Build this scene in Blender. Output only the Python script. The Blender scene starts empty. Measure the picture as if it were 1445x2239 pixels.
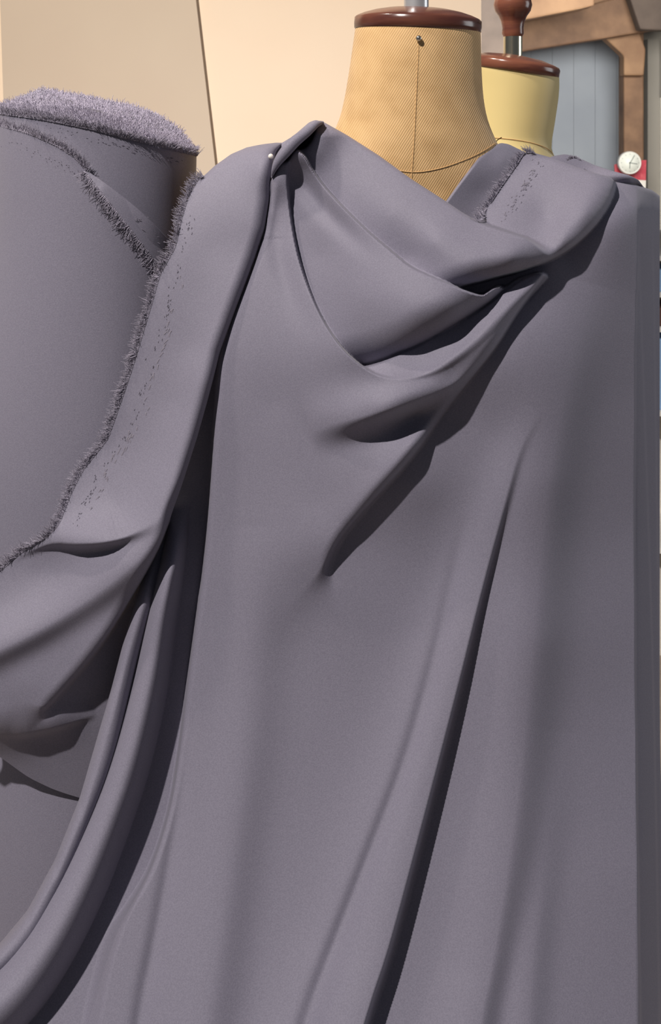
import bpy, bmesh, math, random
import numpy as np
from mathutils import Vector, Matrix

random.seed(7)
rng = np.random.default_rng(7)
sc = bpy.context.scene
col = sc.collection

# ------------------------------------------------------------------ camera
F, CX, PY0, CH = 2600.0, 722.5, 330.0, 1.40      # focal length (px), optical axis (px), eye height (m)
W, H = 1445.0, 2239.0
cd = bpy.data.cameras.new('camera'); cam = bpy.data.objects.new('camera', cd); col.objects.link(cam)
cam.location = (0, 0, CH); cam.rotation_euler = (math.pi / 2, 0, 0)
cd.sensor_fit = 'HORIZONTAL'; cd.sensor_width = 36.0
cd.lens = F / W * 36.0
cd.shift_x = 0.0
cd.shift_y = -(H / 2 - PY0) / W
cd.clip_start = 0.05; cd.clip_end = 60
cd.dof.use_dof = True; cd.dof.focus_distance = 1.04; cd.dof.aperture_fstop = 40
sc.camera = cam

# ------------------------------------------------------------------ light
sc.view_settings.view_transform = 'Standard'; sc.view_settings.look = 'None'
sc.view_settings.gamma = 1.0; sc.view_settings.use_curve_mapping = False
sc.view_settings.exposure = 0.0
wd = bpy.data.worlds.new('world'); sc.world = wd; wd.use_nodes = True
wd.node_tree.nodes['Background'].inputs[0].default_value = (0.80, 0.86, 1.0, 1)
wd.node_tree.nodes['Background'].inputs[1].default_value = 0.09

def look(o, target):
    o.rotation_euler = (Vector(target) - o.location).to_track_quat('-Z', 'Y').to_euler()

def spot(name, loc, target, energy, colr, radius, size, blend=0.5):
    l = bpy.data.lights.new(name, 'SPOT'); l.energy = energy; l.color = colr
    l.shadow_soft_size = radius; l.spot_size = math.radians(size); l.spot_blend = blend
    o = bpy.data.objects.new(name, l); col.objects.link(o); o.location = loc; look(o, target); return o

def area(name, loc, target, energy, colr, sx, sy):
    l = bpy.data.lights.new(name, 'AREA'); l.energy = energy; l.color = colr
    l.shape = 'RECTANGLE'; l.size = sx; l.size_y = sy
    o = bpy.data.objects.new(name, l); col.objects.link(o); o.location = loc; look(o, target); return o

spot('ceiling_spot_key', (-1.89, -1.56, 4.8), (-0.03, 1.0, 0.8), 1060, (1.0, 0.93, 0.88), 0.05, 40, 0.6)
spot('added_wall_fill', (-0.9, 0.9, 2.85), (-0.35, 2.3, 1.5), 150, (1.0, 0.89, 0.76), 0.06, 95, 0.8)  # fill spot added to brighten the cream wall, not a fixture of the room
area('window_daylight', (3.4, 1.6, 1.7), (0.2, 1.2, 1.2), 26, (0.95, 0.97, 1.0), 1.4, 1.6)
area('added_hall_fill', (1.5, 5.0, 2.45), (2.2, 8.4, 1.3), 190, (1.0, 0.96, 0.9), 1.6, 1.2)  # added fill for the far hall; stands in for its window light

# ------------------------------------------------------------------ helpers
def at(px, py, D):
    return Vector(((px - CX) / F * D, D, CH - (py - PY0) / F * D))

def at_np(px, py, D):
    return np.stack([(px - CX) / F * D, D, CH - (py - PY0) / F * D], axis=-1)

def srgb(r, g, b):
    f = lambda c: c / 255 / 12.92 if c / 255 <= 0.04045 else ((c / 255 + 0.055) / 1.055) ** 2.4
    return (f(r), f(g), f(b), 1)

def tag(o, label=None, cat=None, group=None, kind=None):
    if label: o['label'] = label
    if cat: o['category'] = cat
    if group: o['group'] = group
    if kind: o['kind'] = kind
    return o

def empty(name, loc, label, cat, group=None):
    o = bpy.data.objects.new(name, None); col.objects.link(o); o.location = loc
    o.empty_display_size = 0.05
    return tag(o, label, cat, group)

def link(name, me, mat, parent=None, smooth=True):
    if smooth and len(me.polygons):
        me.polygons.foreach_set('use_smooth', [True] * len(me.polygons))
    me.materials.append(mat)
    o = bpy.data.objects.new(name, me); col.objects.link(o)
    if parent is not None:
        o.parent = parent
        o.matrix_parent_inverse = Matrix.Translation(-parent.location)
    return o

def pyd(name, verts, faces, mat, parent=None, smooth=True):
    me = bpy.data.meshes.new(name)
    me.from_pydata([tuple(v) for v in verts], [], faces); me.validate(); me.update()
    return link(name, me, mat, parent, smooth)

def grid_mesh(name, P, mat, parent=None, keep=None):
    """P: (rows, cols, 3) array -> one quad-grid mesh object"""
    r, c, _ = P.shape
    idx = np.arange(r * c).reshape(r, c)
    q = np.stack([idx[:-1, :-1], idx[1:, :-1], idx[1:, 1:], idx[:-1, 1:]], -1).reshape(-1, 4)
    if keep is not None:
        k = keep[:-1, :-1] & keep[1:, :-1] & keep[1:, 1:] & keep[:-1, 1:]
        q = q[k.reshape(-1)]
    me = bpy.data.meshes.new(name)
    me.vertices.add(r * c); me.vertices.foreach_set('co', P.reshape(-1).astype(np.float32))
    n = len(q)
    me.loops.add(n * 4); me.loops.foreach_set('vertex_index', q.reshape(-1).astype(np.int32))
    me.polygons.add(n); me.polygons.foreach_set('loop_start', (np.arange(n) * 4).astype(np.int32))
    me.polygons.foreach_set('loop_total', np.full(n, 4, np.int32))
    me.update(); me.validate()
    return link(name, me, mat, parent)

def lathe(name, prof, centre, mat, parent=None, seg=64, sx=1.0, sy=1.0, rot=None):
    """prof: list of (radius, z) from bottom to top, about a vertical axis at centre"""
    mix = lambda p, q: (p[0] + (q[0] - p[0]) * .02, p[1] + (q[1] - p[1]) * .02)
    prof = [prof[0], mix(prof[0], prof[1])] + list(prof[1:-1]) + [mix(prof[-1], prof[-2]), prof[-1]]
    vs, fs = [], []
    for r, z in prof:
        for i in range(seg):
            a = 2 * math.pi * i / seg
            v = Vector((r * sx * math.cos(a), r * sy * math.sin(a), z))
            if rot: v = rot @ v
            vs.append(v + Vector(centre))
    for k in range(len(prof) - 1):
        for i in range(seg):
            j = (i + 1) % seg
            fs.append((k * seg + i, k * seg + j, (k + 1) * seg + j, (k + 1) * seg + i))
    fs.append(tuple(range(seg - 1, -1, -1)))
    fs.append(tuple((len(prof) - 1) * seg + i for i in range(seg)))
    return pyd(name, vs, fs, mat, parent)

def box(name, lo, hi, mat, parent=None, bev=0.0, rot=None, pivot=None):
    bm = bmesh.new(); bmesh.ops.create_cube(bm, size=1.0)
    lo, hi = Vector(lo), Vector(hi)
    for v in bm.verts:
        v.co = Vector([(a + b) / 2 + c * (b - a) for a, b, c in zip(lo, hi, v.co)])
    if bev: bmesh.ops.bevel(bm, geom=bm.edges[:], offset=bev, segments=2, affect='EDGES', profile=0.5)
    if rot is not None:
        bmesh.ops.rotate(bm, verts=bm.verts[:], cent=pivot if pivot is not None else (lo + hi) / 2, matrix=rot)
    me = bpy.data.meshes.new(name); bm.to_mesh(me); bm.free()
    return link(name, me, mat, parent, smooth=False)

def prism(name, front, thick, mat, parent=None, bev=0.0):
    """front: outline of world points (seen face), pushed back along +Y by thick"""
    bm = bmesh.new()
    a = [bm.verts.new(p) for p in front]
    b = [bm.verts.new(Vector(p) + Vector((0, thick, 0))) for p in front]
    bm.faces.new(a); bm.faces.new(b[::-1])
    n = len(a)
    for i in range(n): bm.faces.new((a[i], b[i], b[(i + 1) % n], a[(i + 1) % n]))
    bmesh.ops.recalc_face_normals(bm, faces=bm.faces[:])
    if bev: bmesh.ops.bevel(bm, geom=bm.edges[:], offset=bev, segments=2, affect='EDGES', profile=0.5)
    me = bpy.data.meshes.new(name); bm.to_mesh(me); bm.free()
    return link(name, me, mat, parent, smooth=False)

def tube(name, pts, radii, mat, parent=None, seg=10):
    pts = [Vector(p) for p in pts]
    vs, fs = [], []
    n = len(pts)
    for i, p in enumerate(pts):
        t = (pts[min(i + 1, n - 1)] - pts[max(i - 1, 0)]).normalized()
        u = t.cross(Vector((0, 1, 0.02))).normalized(); w = t.cross(u)
        r = radii[i] if hasattr(radii, '__len__') else radii
        for k in range(seg):
            a = 2 * math.pi * k / seg
            vs.append(p + u * (r * math.cos(a)) + w * (r * math.sin(a)))
    for i in range(n - 1):
        for k in range(seg):
            j = (k + 1) % seg
            fs.append((i * seg + k, i * seg + j, (i + 1) * seg + j, (i + 1) * seg + k))
    fs.append(tuple(range(seg))); fs.append(tuple((n - 1) * seg + k for k in range(seg - 1, -1, -1)))
    return pyd(name, vs, fs, mat, parent)

# -------- sculpting tools: heights are distances from the lens plane in metres, laid out over the photograph's frame
def spline(pts, step=10.0):
    p = np.array(pts, float); n = len(p)
    out = []
    for i in range(n - 1):
        p0, p1, p2, p3 = p[max(i - 1, 0)], p[i], p[i + 1], p[min(i + 2, n - 1)]
        m = max(2, int(np.hypot(*(p2 - p1)[:2]) / step))
        for k in range(m):
            t = k / m
            out.append(0.5 * (2 * p1 + (p2 - p0) * t + (2 * p0 - 5 * p1 + 4 * p2 - p3) * t * t + (3 * p1 - p0 - 3 * p2 + p3) * t ** 3))
    out.append(p[-1])
    return np.array(out)

def sdist(px, py, pts, step=14.0):
    """signed distance in px to a smooth line (positive on the right hand of travel) and the interpolated extra columns"""
    L = spline(pts, step)
    x, y = px.ravel(), py.ravel()
    best = np.full(x.shape, 1e18); sg = np.zeros(x.shape); ex = np.zeros((x.size, L.shape[1] - 2))
    for i in range(len(L) - 1):
        a, b = L[i, :2], L[i + 1, :2]; d = b - a; l2 = d @ d
        if l2 < 1e-9: continue
        rx, ry = x - a[0], y - a[1]
        t = np.clip((rx * d[0] + ry * d[1]) / l2, 0, 1)
        q = (rx - t * d[0]) ** 2 + (ry - t * d[1]) ** 2
        m = q < best
        best[m] = q[m]; sg[m] = np.sign(rx[m] * d[1] * -1 + ry[m] * d[0])
        if ex.shape[1]:
            ex[m] = L[i, 2:] + t[m][:, None] * (L[i + 1, 2:] - L[i, 2:])
    d = (np.sqrt(best) * sg).reshape(px.shape)
    return d, ex.reshape(px.shape + (ex.shape[1],))

def tps(px, py, pts, lam=2e-4):
    """smooth surface through control points (px, py, value)"""
    P = np.array(pts, float); S = 500.0
    X = P[:, :2] / S; n = len(X)
    ker = lambda r2: 0.5 * r2 * np.log(r2 + 1e-9)
    K = ker(((X[:, None] - X[None]) ** 2).sum(-1)) + lam * np.eye(n)
    A = np.zeros((n + 3, n + 3)); A[:n, :n] = K; A[:n, n] = 1; A[:n, n + 1:] = X
    A[n:, :n] = A[:n, n:].T
    w = np.linalg.solve(A, np.concatenate([P[:, 2], np.zeros(3)]))
    x, y = px.ravel() / S, py.ravel() / S
    out = w[n] + w[n + 1] * x + w[n + 2] * y
    for i in range(n):
        out = out + w[i] * ker((x - X[i, 0]) ** 2 + (y - X[i, 1]) ** 2)
    return out.reshape(px.shape)

def sstep(a, b, x):
    t = np.clip((x - a) / (b - a), 0, 1); return t * t * (3 - 2 * t)

def roll(d, r, depth):
    """how far a rolled edge falls back at distance d (px) inside it"""
    t = np.clip(1 - d / r, 0, 1); return depth * (1 - np.sqrt(np.clip(1 - t * t, 0, 1)))

def ridge(px, py, pts):
    """fold with a round crest: pts (x, y, amp mm, crest-side width px, drop-side width px); high side is the right hand of travel"""
    P = np.array(pts, float); m = 2.6 * P[:, 3:].max()
    k = (px > P[:, 0].min() - m) & (px < P[:, 0].max() + m) & (py > P[:, 1].min() - m) & (py < P[:, 1].max() + m)
    out = np.zeros(px.shape)
    if not k.any(): return out
    d, e = sdist(px[k], py[k], pts)
    amp, wl, wr = e[..., 0], np.maximum(e[..., 1], 2), np.maximum(e[..., 2], 2)
    out[k] = amp / 1000 * np.exp(-(d / np.where(d > 0, wl, wr)) ** 2)
    return out

def valley(px, py, pts, w):
    P = np.array(pts, float); m = 2.6 * w
    k = (px > P[:, 0].min() - m) & (px < P[:, 0].max() + m) & (py > P[:, 1].min() - m) & (py < P[:, 1].max() + m)
    out = np.zeros(px.shape)
    if k.any(): out[k] = np.exp(-(sdist(px[k], py[k], pts)[0] / w) ** 2)
    return out

# ------------------------------------------------------------------ materials
def mat(name, colr, rough=0.6, metal=0.0, spec=0.5, sheen=0.0):
    m = bpy.data.materials.new(name); m.use_nodes = True
    b = m.node_tree.nodes['Principled BSDF']
    b.inputs['Base Color'].default_value = colr
    b.inputs['Roughness'].default_value = rough
    b.inputs['Metallic'].default_value = metal
    b.inputs['Specular IOR Level'].default_value = spec
    if sheen:
        b.inputs['Sheen Weight'].default_value = sheen; b.inputs['Sheen Roughness'].default_value = 0.45
    return m

def N(m, t, **kw):
    n = m.node_tree.nodes.new(t)
    for k, v in kw.items(): setattr(n, k, v)
    return n

def noise_mix(m, c1, c2, scale, detail=4, bump=0.0, bump_scale=None, dist=0.001, stretch=None, lo=0.35, hi=0.65):
    nt = m.node_tree; b = nt.nodes['Principled BSDF']
    tc = N(m, 'ShaderNodeTexCoord'); src = tc.outputs['Object']
    if stretch:
        mp = N(m, 'ShaderNodeMapping'); mp.inputs['Scale'].default_value = stretch
        nt.links.new(src, mp.inputs[0]); src = mp.outputs[0]
    no = N(m, 'ShaderNodeTexNoise'); no.inputs['Scale'].default_value = scale; no.inputs['Detail'].default_value = detail
    nt.links.new(src, no.inputs['Vector'])
    cr = N(m, 'ShaderNodeValToRGB')
    cr.color_ramp.elements[0].position = lo; cr.color_ramp.elements[0].color = c1
    cr.color_ramp.elements[1].position = hi; cr.color_ramp.elements[1].color = c2
    nt.links.new(no.outputs['Fac'], cr.inputs[0]); nt.links.new(cr.outputs[0], b.inputs['Base Color'])
    if bump:
        n2 = N(m, 'ShaderNodeTexNoise'); n2.inputs['Scale'].default_value = bump_scale or scale
        n2.inputs['Detail'].default_value = 3
        nt.links.new(src, n2.inputs['Vector'])
        bp = N(m, 'ShaderNodeBump'); bp.inputs['Strength'].default_value = bump; bp.inputs['Distance'].default_value = dist
        nt.links.new(n2.outputs['Fac'], bp.inputs['Height']); nt.links.new(bp.outputs[0], b.inputs['Normal'])
    return m

M_cloth = noise_mix(mat('lavender_grey_crepe', srgb(120, 116, 132), 0.62, spec=0.25, sheen=0.12),
                    srgb(121, 118, 133), srgb(131, 128, 143), 900, 2, 0.25, 1500, 0.0006)
M_fray = mat('frayed_thread', srgb(158, 153, 168), 0.8, spec=0.2)
M_fray_top = mat('frayed_thread_pale', srgb(172, 166, 184), 0.85, spec=0.15)
M_stitch = mat('selvage_mark', srgb(116, 112, 126), 0.8, spec=0.2)
M_stitch_pale = mat('selvage_mark_pale', srgb(150, 145, 158), 0.8, spec=0.2)
M_wall = noise_mix(mat('cream_plaster', srgb(240, 222, 198), 0.8, spec=0.2), srgb(238, 218, 196), srgb(241, 223, 202), 3, 3, 0.05, 60, 0.002)
M_board = noise_mix(mat('greige_board', srgb(205, 192, 176), 0.7, spec=0.2), srgb(201, 186, 170), srgb(206, 193, 176), 2.5, 3)
M_floor = noise_mix(mat('shop_floor', srgb(170, 156, 142), 0.5), srgb(162, 148, 134), srgb(178, 164, 150), 6, 4)
M_wood = noise_mix(mat('mahogany_varnish', srgb(92, 56, 46), 0.2), srgb(84, 48, 42), srgb(116, 72, 56), 18, 5, stretch=(1, 1, 6))
M_metal = mat('brushed_nickel', srgb(200, 202, 204), 0.3, 0.55)
M_brass = mat('pale_brass', srgb(214, 208, 184), 0.22, 1.0)
M_pin = mat('steel_pin_head', srgb(190, 186, 178), 0.2, 0.9)
M_pearl = mat('pearl_head', srgb(238, 232, 222), 0.2)
M_seam = mat('seam_thread', srgb(190, 154, 106), 0.8)
M_beam = noise_mix(mat('old_timber', srgb(120, 92, 72), 0.7), srgb(104, 78, 60), srgb(142, 110, 84), 5, 5, 0.2, 30, 0.004, stretch=(1, 1, 1))
M_beam_pale = noise_mix(mat('sawn_timber', srgb(150, 118, 88), 0.7), srgb(138, 106, 80), srgb(164, 130, 98), 5, 5)
M_beam_dark = noise_mix(mat('dark_timber', srgb(84, 74, 68), 0.8), srgb(76, 66, 60), srgb(96, 84, 76), 5, 5)
M_siding = noise_mix(mat('blue_grey_siding', srgb(150, 158, 168), 0.6), srgb(146, 154, 165), srgb(154, 162, 172), 3, 2)
M_grey = mat('grey_wall_paint', srgb(150, 146, 138), 0.8)
M_white = mat('white_paint', srgb(232, 228, 220), 0.6)
M_clock = mat('clock_rim', srgb(226, 226, 220), 0.4)
M_dial = mat('clock_dial', srgb(232, 236, 228), 0.5)
M_hand = mat('clock_hand', srgb(100, 110, 108), 0.5)
M_red = noise_mix(mat('red_card', srgb(190, 60, 76), 0.5), srgb(184, 54, 72), srgb(206, 98, 104), 26, 2, lo=0.45, hi=0.7)
M_paper = mat('paper', srgb(226, 222, 214), 0.7)
M_blue = mat('blue_box', srgb(150, 185, 225), 0.6)
M_brown = mat('brown_box', srgb(98, 66, 58), 0.6)

def twill(name, c1, c2):
    m = mat(name, c1, 0.75, spec=0.2, sheen=0.25); nt = m.node_tree; b = nt.nodes['Principled BSDF']
    tc = N(m, 'ShaderNodeTexCoord'); sx = N(m, 'ShaderNodeSeparateXYZ'); nt.links.new(tc.outputs['Object'], sx.inputs[0])
    ab = N(m, 'ShaderNodeMath', operation='ABSOLUTE'); nt.links.new(sx.outputs[0], ab.inputs[0])
    cb = N(m, 'ShaderNodeCombineXYZ')
    nt.links.new(ab.outputs[0], cb.inputs[0]); nt.links.new(sx.outputs[2], cb.inputs[2])
    mp = N(m, 'ShaderNodeMapping'); mp.inputs['Rotation'].default_value = (0, math.radians(-32), 0)
    nt.links.new(cb.outputs[0], mp.inputs[0])
    wv = N(m, 'ShaderNodeTexWave'); wv.bands_direction = 'X'; wv.inputs['Scale'].default_value = 160
    wv.inputs['Distortion'].default_value = 0.6; wv.inputs['Detail'].default_value = 1
    nt.links.new(mp.outputs[0], wv.inputs['Vector'])
    no = N(m, 'ShaderNodeTexNoise'); no.inputs['Scale'].default_value = 45; no.inputs['Detail'].default_value = 4
    nt.links.new(tc.outputs['Object'], no.inputs['Vector'])
    mx = N(m, 'ShaderNodeMath', operation='MULTIPLY_ADD'); mx.inputs[1].default_value = 0.45
    nt.links.new(wv.outputs['Fac'], mx.inputs[0]); nt.links.new(no.outputs['Fac'], mx.inputs[2])
    cr = N(m, 'ShaderNodeValToRGB'); cr.color_ramp.elements[0].position = 0.35; cr.color_ramp.elements[0].color = c1
    cr.color_ramp.elements[1].position = 0.95; cr.color_ramp.elements[1].color = c2
    nt.links.new(mx.outputs[0], cr.inputs[0]); nt.links.new(cr.outputs[0], b.inputs['Base Color'])
    bp = N(m, 'ShaderNodeBump'); bp.inputs['Strength'].default_value = 0.35; bp.inputs['Distance'].default_value = 0.0006
    nt.links.new(wv.outputs['Fac'], bp.inputs['Height']); nt.links.new(bp.outputs[0], b.inputs['Normal'])
    return m
M_linen = twill('tan_twill', srgb(196, 158, 108), srgb(226, 188, 136))
M_linen2 = mat('pale_yellow_linen', srgb(202, 184, 128), 0.6, spec=0.3, sheen=0.3)

# ------------------------------------------------------------------ setting
tag(box('floor', (-4, -2, -0.04), (5, 11, 0.0), M_floor), kind='structure')
xw = at(1052, 0, 2.3).x
tag(box('wall_back', (-3.2, 2.3, 0), (xw, 2.42, 2.9), M_wall), kind='structure')

# tilted display board between bolt and wall
board = []
for (a, b) in ((-14, -420), (381, -420), (428, 0), (470, 360), (525, 830), (560, 1150), (120, 1150), (8, 240)):
    board.append(at(a, b, 2.2875))
bt = prism('display_board', board, 0.012, M_board, None, 0.0)
tag(bt, 'tilted greige board standing against the cream wall behind the fabric bolt', 'board')
z0 = min(p.z for p in board)
sup = None

# far hall: siding wall, ceiling boards, timber frame
DF = 8.6
sid = empty('wall_far', at(1260, 300, DF), None, None); tag(sid, kind='structure')
sx0 = at(1020, 0, DF).x; pw = 0.155
x = sx0; k = 0
while x < at(1380, 0, DF).x:
    box('siding_panel', (x, DF, 0.0), (x + pw - 0.0012, DF + 0.03, 2.75), M_siding, sid, 0.001)
    x += pw
box('backing', (sx0, DF + 0.03, 0), (at(1445, 0, DF).x + 0.6, DF + 0.05, 2.75), M_grey, sid)
tag(box('wall_right', (at(1408, 0, DF).x, DF - 0.1, 0), (at(1433, 0, DF).x, DF + 0.02, 2.2), M_grey), kind='structure')
tag(box('door_1', (at(1433, 0, DF).x, DF - 0.14, 0), (at(1433, 0, DF).x + 0.8, DF - 0.02, CH - (215 - PY0) / F * DF), M_white), kind='structure')
ceil = empty('ceiling', (2.2, 7.0, 2.6), None, None); tag(ceil, kind='structure')
for i in range(9):
    y = 4.4 + i * 0.5
    box('ceiling_board', (0.5, y, 2.62), (4.2, y + 0.49, 2.66), M_beam_dark, ceil, 0.006)

tf = empty('timber_frame', at(1388, 2239, 8.1) * 1.0, 'brown timber post with diagonal brace and tie beams in the hall behind', 'timber frame')
tf.location = (at(1388, 0, 8.1).x, 8.1, 0)
bxl, bxr = at(1364, 0, 8.1).x, at(1408, 0, 8.1).x
box('post', (bxl, 8.1, 0), (bxr, 8.26, 2.62), M_beam, tf, 0.012)
prism('brace', [at(a, b, 8.02) for a, b in ((1232, -18), (1266, 22), (1296, 62), (1330, 90), (1364, 122), (1364, 165), (1408, 165), (1412, 108), (1396, 62), (1376, 10), (1368, -18))], 0.12, M_beam_pale, tf, 0.012)
prism('tie_beam', [at(a, b, 7.9) for a, b in ((1040, 134), (1145, 112), (1322, 84), (1440, 64), (1440, -30), (1290, 10), (1265, 22), (1145, 46), (1040, 66))], 0.14, M_beam, tf, 0.012)
prism('purlin', [at(a, b, 7.2) for a, b in ((1030, 64), (1165, 40), (1268, 20), (1300, 12), (1300, -25), (1030, 5))], 0.13, M_beam_pale, tf, 0.012)
prism('rafter', [at(a, b, 7.7) for a, b in ((1372, -20), (1400, 64), (1450, 66), (1500, 60), (1500, -20))], 0.12, M_beam_dark, tf, 0.012)
prism('side_beam', [at(a, b, 6.4) for a, b in ((1040, -25), (1150, -25), (1150, 8), (1100, 140), (1040, 160))], 0.10, M_beam_dark, tf, 0.01)

# clock, red card and paper on the post
cl = at(1377, 356, 7.96)
clock = empty('wall_clock', cl, 'small round white clock above the red card on the timber post', 'clock')
R90 = Matrix.Rotation(math.radians(90), 3, 'X')
rc = 25 / F * 7.96
lathe('clock_case', [(rc * 0.9, -0.05), (rc, -0.04), (rc, 0.0), (rc * 0.94, 0.01), (rc * 0.88, 0.004)], cl, M_clock, clock, 40, rot=R90)
lathe('dial', [(rc * 0.87, -0.01), (rc * 0.87, 0.0055)], cl, M_dial, clock, 40, rot=R90)
for ang, ln in ((100, 0.62), (30, 0.75), (185, 0.5)):
    d = Vector((math.sin(math.radians(ang)), 0, math.cos(math.radians(ang))))
    tube('hand', [cl + Vector((0, -0.009, 0)) - d * rc * 0.1, cl + Vector((0, -0.009, 0)) + d * rc * ln], 0.0022, M_hand, clock, 6)
for h in range(12):
    a = math.radians(h * 30); d = Vector((math.sin(a), 0, math.cos(a)))
    tube('hour_mark', [cl + Vector((0, -0.0065, 0)) + d * rc * 0.72, cl + Vector((0, -0.0065, 0)) + d * rc * 0.8], 0.0014, M_hand, clock, 5)
cal = empty('wall_calendar', at(1378, 440, 8.06), 'red-headed wall calendar with white pages hanging under the white clock', 'calendar')
prism('red_header', [at(a, b, 8.06) for a, b in ((1343, 360), (1372, 352), (1413, 350), (1412, 394), (1345, 390))], 0.01, M_red, cal)
prism('page', [at(a, b, 8.065) for a, b in ((1346, 388), (1412, 393), (1411, 470), (1346, 466))], 0.01, M_paper, cal)

# storage shelf glimpsed past the right side of the drape
sh = empty('storage_shelf', (at(1475, 0, 3.0).x, 3.0, 0), 'white storage shelf just seen past the right edge of the drape', 'shelf')
shx0, shx1 = at(1440, 0, 3.0).x, at(1530, 0, 3.0).x
zs = lambda y: CH - (y - PY0) / F * 3.0
for yy in (560, 640, 716, 900, 1200):
    box('shelf_board', (shx0, 3.0, zs(yy) - 0.012), (shx1, 3.3, zs(yy)), M_white, sh)
box('side_panel', (shx1, 3.0, 0), (shx1 + 0.02, 3.3, 1.18), M_white, sh); box('back_panel', (shx0, 3.3, 0), (shx1, 3.31, 1.18), M_white, sh)
for (y1, y2, m, lab) in ((592, 640, M_blue, 'pale blue box on the upper shelf past the drape'), (676, 716, M_brown, 'dark brown box on the second shelf past the drape'), (745, 900, M_blue, 'tall pale blue box on the lower shelf past the drape')):
    tag(box('storage_box', (shx0 + 0.002, 3.02, zs(y2)), (shx0 + 0.08, 3.2, zs(y1)), m, None, 0.003), lab, 'box', 'boxes on the shelf')

# ------------------------------------------------------------------ dress forms
def body_sections(name, secs, m, parent, seg=72, tilt=0.0, tspan=200.0):
    S = np.array(secs, float)
    py = np.concatenate([np.linspace(S[i, 0], S[i + 1, 0], 6, endpoint=False) for i in range(len(S) - 1)] + [[S[-1, 0]]])
    # smooth interpolation by spline through the table
    T = spline([tuple(s) for s in secs], 12)
    vs, fs = [], []
    D0 = S[0, 4]
    for (y, cx, rx, ry, Dc) in T:
        z = CH - (y - PY0) / F * D0
        X = (cx - CX) / F * D0; R = rx / F * D0
        for i in range(seg):
            a = 2 * math.pi * i / seg
            vs.append((X + R * math.cos(a), Dc + ry * math.sin(a), z - tilt * R * math.cos(a) * max(0.0, 1 - (y - S[0, 0]) / tspan)))
    n = len(T)
    for k in range(n - 1):
        for i in range(seg):
            j = (i + 1) % seg
            fs.append((k * seg + j, k * seg + i, (k + 1) * seg + i, (k + 1) * seg + j))
    fs.append(tuple(range(seg))); fs.append(tuple((n - 1) * seg + i for i in range(seg - 1, -1, -1)))
    return pyd(name, vs, fs, m, parent)

D1 = 1.14
secs1 = [(58, 913, 136, .056, 1.14), (80, 912, 138, .058, 1.14), (150, 908, 144, .061, 1.141), (215, 905, 152, .064, 1.143), (262, 904, 163, .068, 1.146),
         (300, 903, 180, .073, 1.15), (335, 902, 200, .078, 1.155), (370, 900, 226, .083, 1.160), (410, 898, 248, .088, 1.166), (460, 896, 275, .092, 1.171),
         (560, 895, 310, .094, 1.19), (800, 895, 340, .1, 1.20), (1050, 895, 300, .095, 1.18), (1300, 895, 255, .085, 1.18), (1550, 895, 300, .095, 1.18), (1800, 895, 340, .1, 1.18), (2000, 895, 335, .1, 1.18)]
fx = (910 - CX) / F * D1
form1 = empty('dress_form', (fx, D1, 0), 'tan twill dress form neck with glossy dark wooden cap, nearest the camera', 'dress form')
body_sections('body', secs1, M_linen, form1)
capz = CH - (67 - PY0) / F * D1
rcap = 138.5 / F * D1
tilt = Matrix.Rotation(math.radians(2.4), 3, 'Y') @ Matrix.Rotation(math.radians(2.0), 3, 'X')
lathe('neck_cap', [(rcap * .96, -.003), (rcap * 1.0, -.0015), (rcap * 1.005, .003), (rcap * 1.0, .0085), (rcap * .975, .0100), (rcap * .95, .0108), (rcap * .86, .0132), (rcap * .7, .0162), (rcap * .5, .0186), (rcap * .25, .0200), (.004, .0205)],
      (fx + 0.0012, D1, capz + 0.002), M_wood, form1, 96, sy=.97, rot=tilt)
lathe('rod', [(.0118, .0), (.0118, .22), (.010, .225)], (fx, D1, capz + .0165), M_metal, form1, 40)
lathe('knob', [(.010, 0), (.02, .006), (.026, .02), (.022, .034), (.012, .042), (.004, .045)], (fx, D1, capz + .24), M_wood, form1, 40)
lathe('stand_pole', [(.016, .03), (.016, .75)], (fx, 1.18, 0), M_metal, form1, 24)
lathe('stand_base', [(.16, 0), (.16, .012), (.15, .02), (.03, .028), (.018, .05)], (fx, 1.18, 0), M_wood, form1, 48)
# seams and the pin on the front of the neck
def front_D(secs, px, py, D0):
    S = np.array(secs); cx, rx, ry, Dc = [np.interp(py, S[:, 0], S[:, k]) for k in (1, 2, 3, 4)]
    u = np.clip((px - cx) / rx, -1, 1)
    return Dc - ry * math.sqrt(max(0, 1 - u * u))
def form_pt(secs, px, py, D0, off=0.0):
    # px, py measured in the plane D0 (as the sections are); returns the front surface point there
    D = front_D(secs, px, py, D0) - off
    return Vector(((px - CX) / F * D0, D, CH - (py - PY0) / F * D0))
seam = [form_pt(secs1, x_, y_, D1, .0002) for x_, y_ in [(908, 62), (905, 120), (902, 180), (899, 240), (896, 300), (893, 345), (891, 372), (888, 420)]]
tube('centre_seam', seam, .00045, M_seam, form1, 6)
ns = [form_pt(secs1, x_, y_, D1, .0002) for x_, y_ in spline([(700, 300), (760, 335), (830, 362), (890, 374), (950, 366), (1020, 342), (1075, 315), (1100, 300)], 12)]
tube('neckline_seam', ns, .0005, M_seam, form1, 6)
pp = form_pt(secs1, 905, 97, D1, .003)
pin1 = empty('steel_pin', pp, 'small steel ball-headed pin stuck in the tan neck', 'pin')
lathe('pin_head', [(.0006, -.0027), (.0018, -.0021), (.0026, -.001), (.0028, 0), (.0026, .001), (.0018, .0021), (.0006, .0027)], pp, M_pin, pin1, 20)
tube('pin_shaft', [pp, pp + Vector((0, .006, 0))], .0004, M_metal, pin1, 6)

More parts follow.
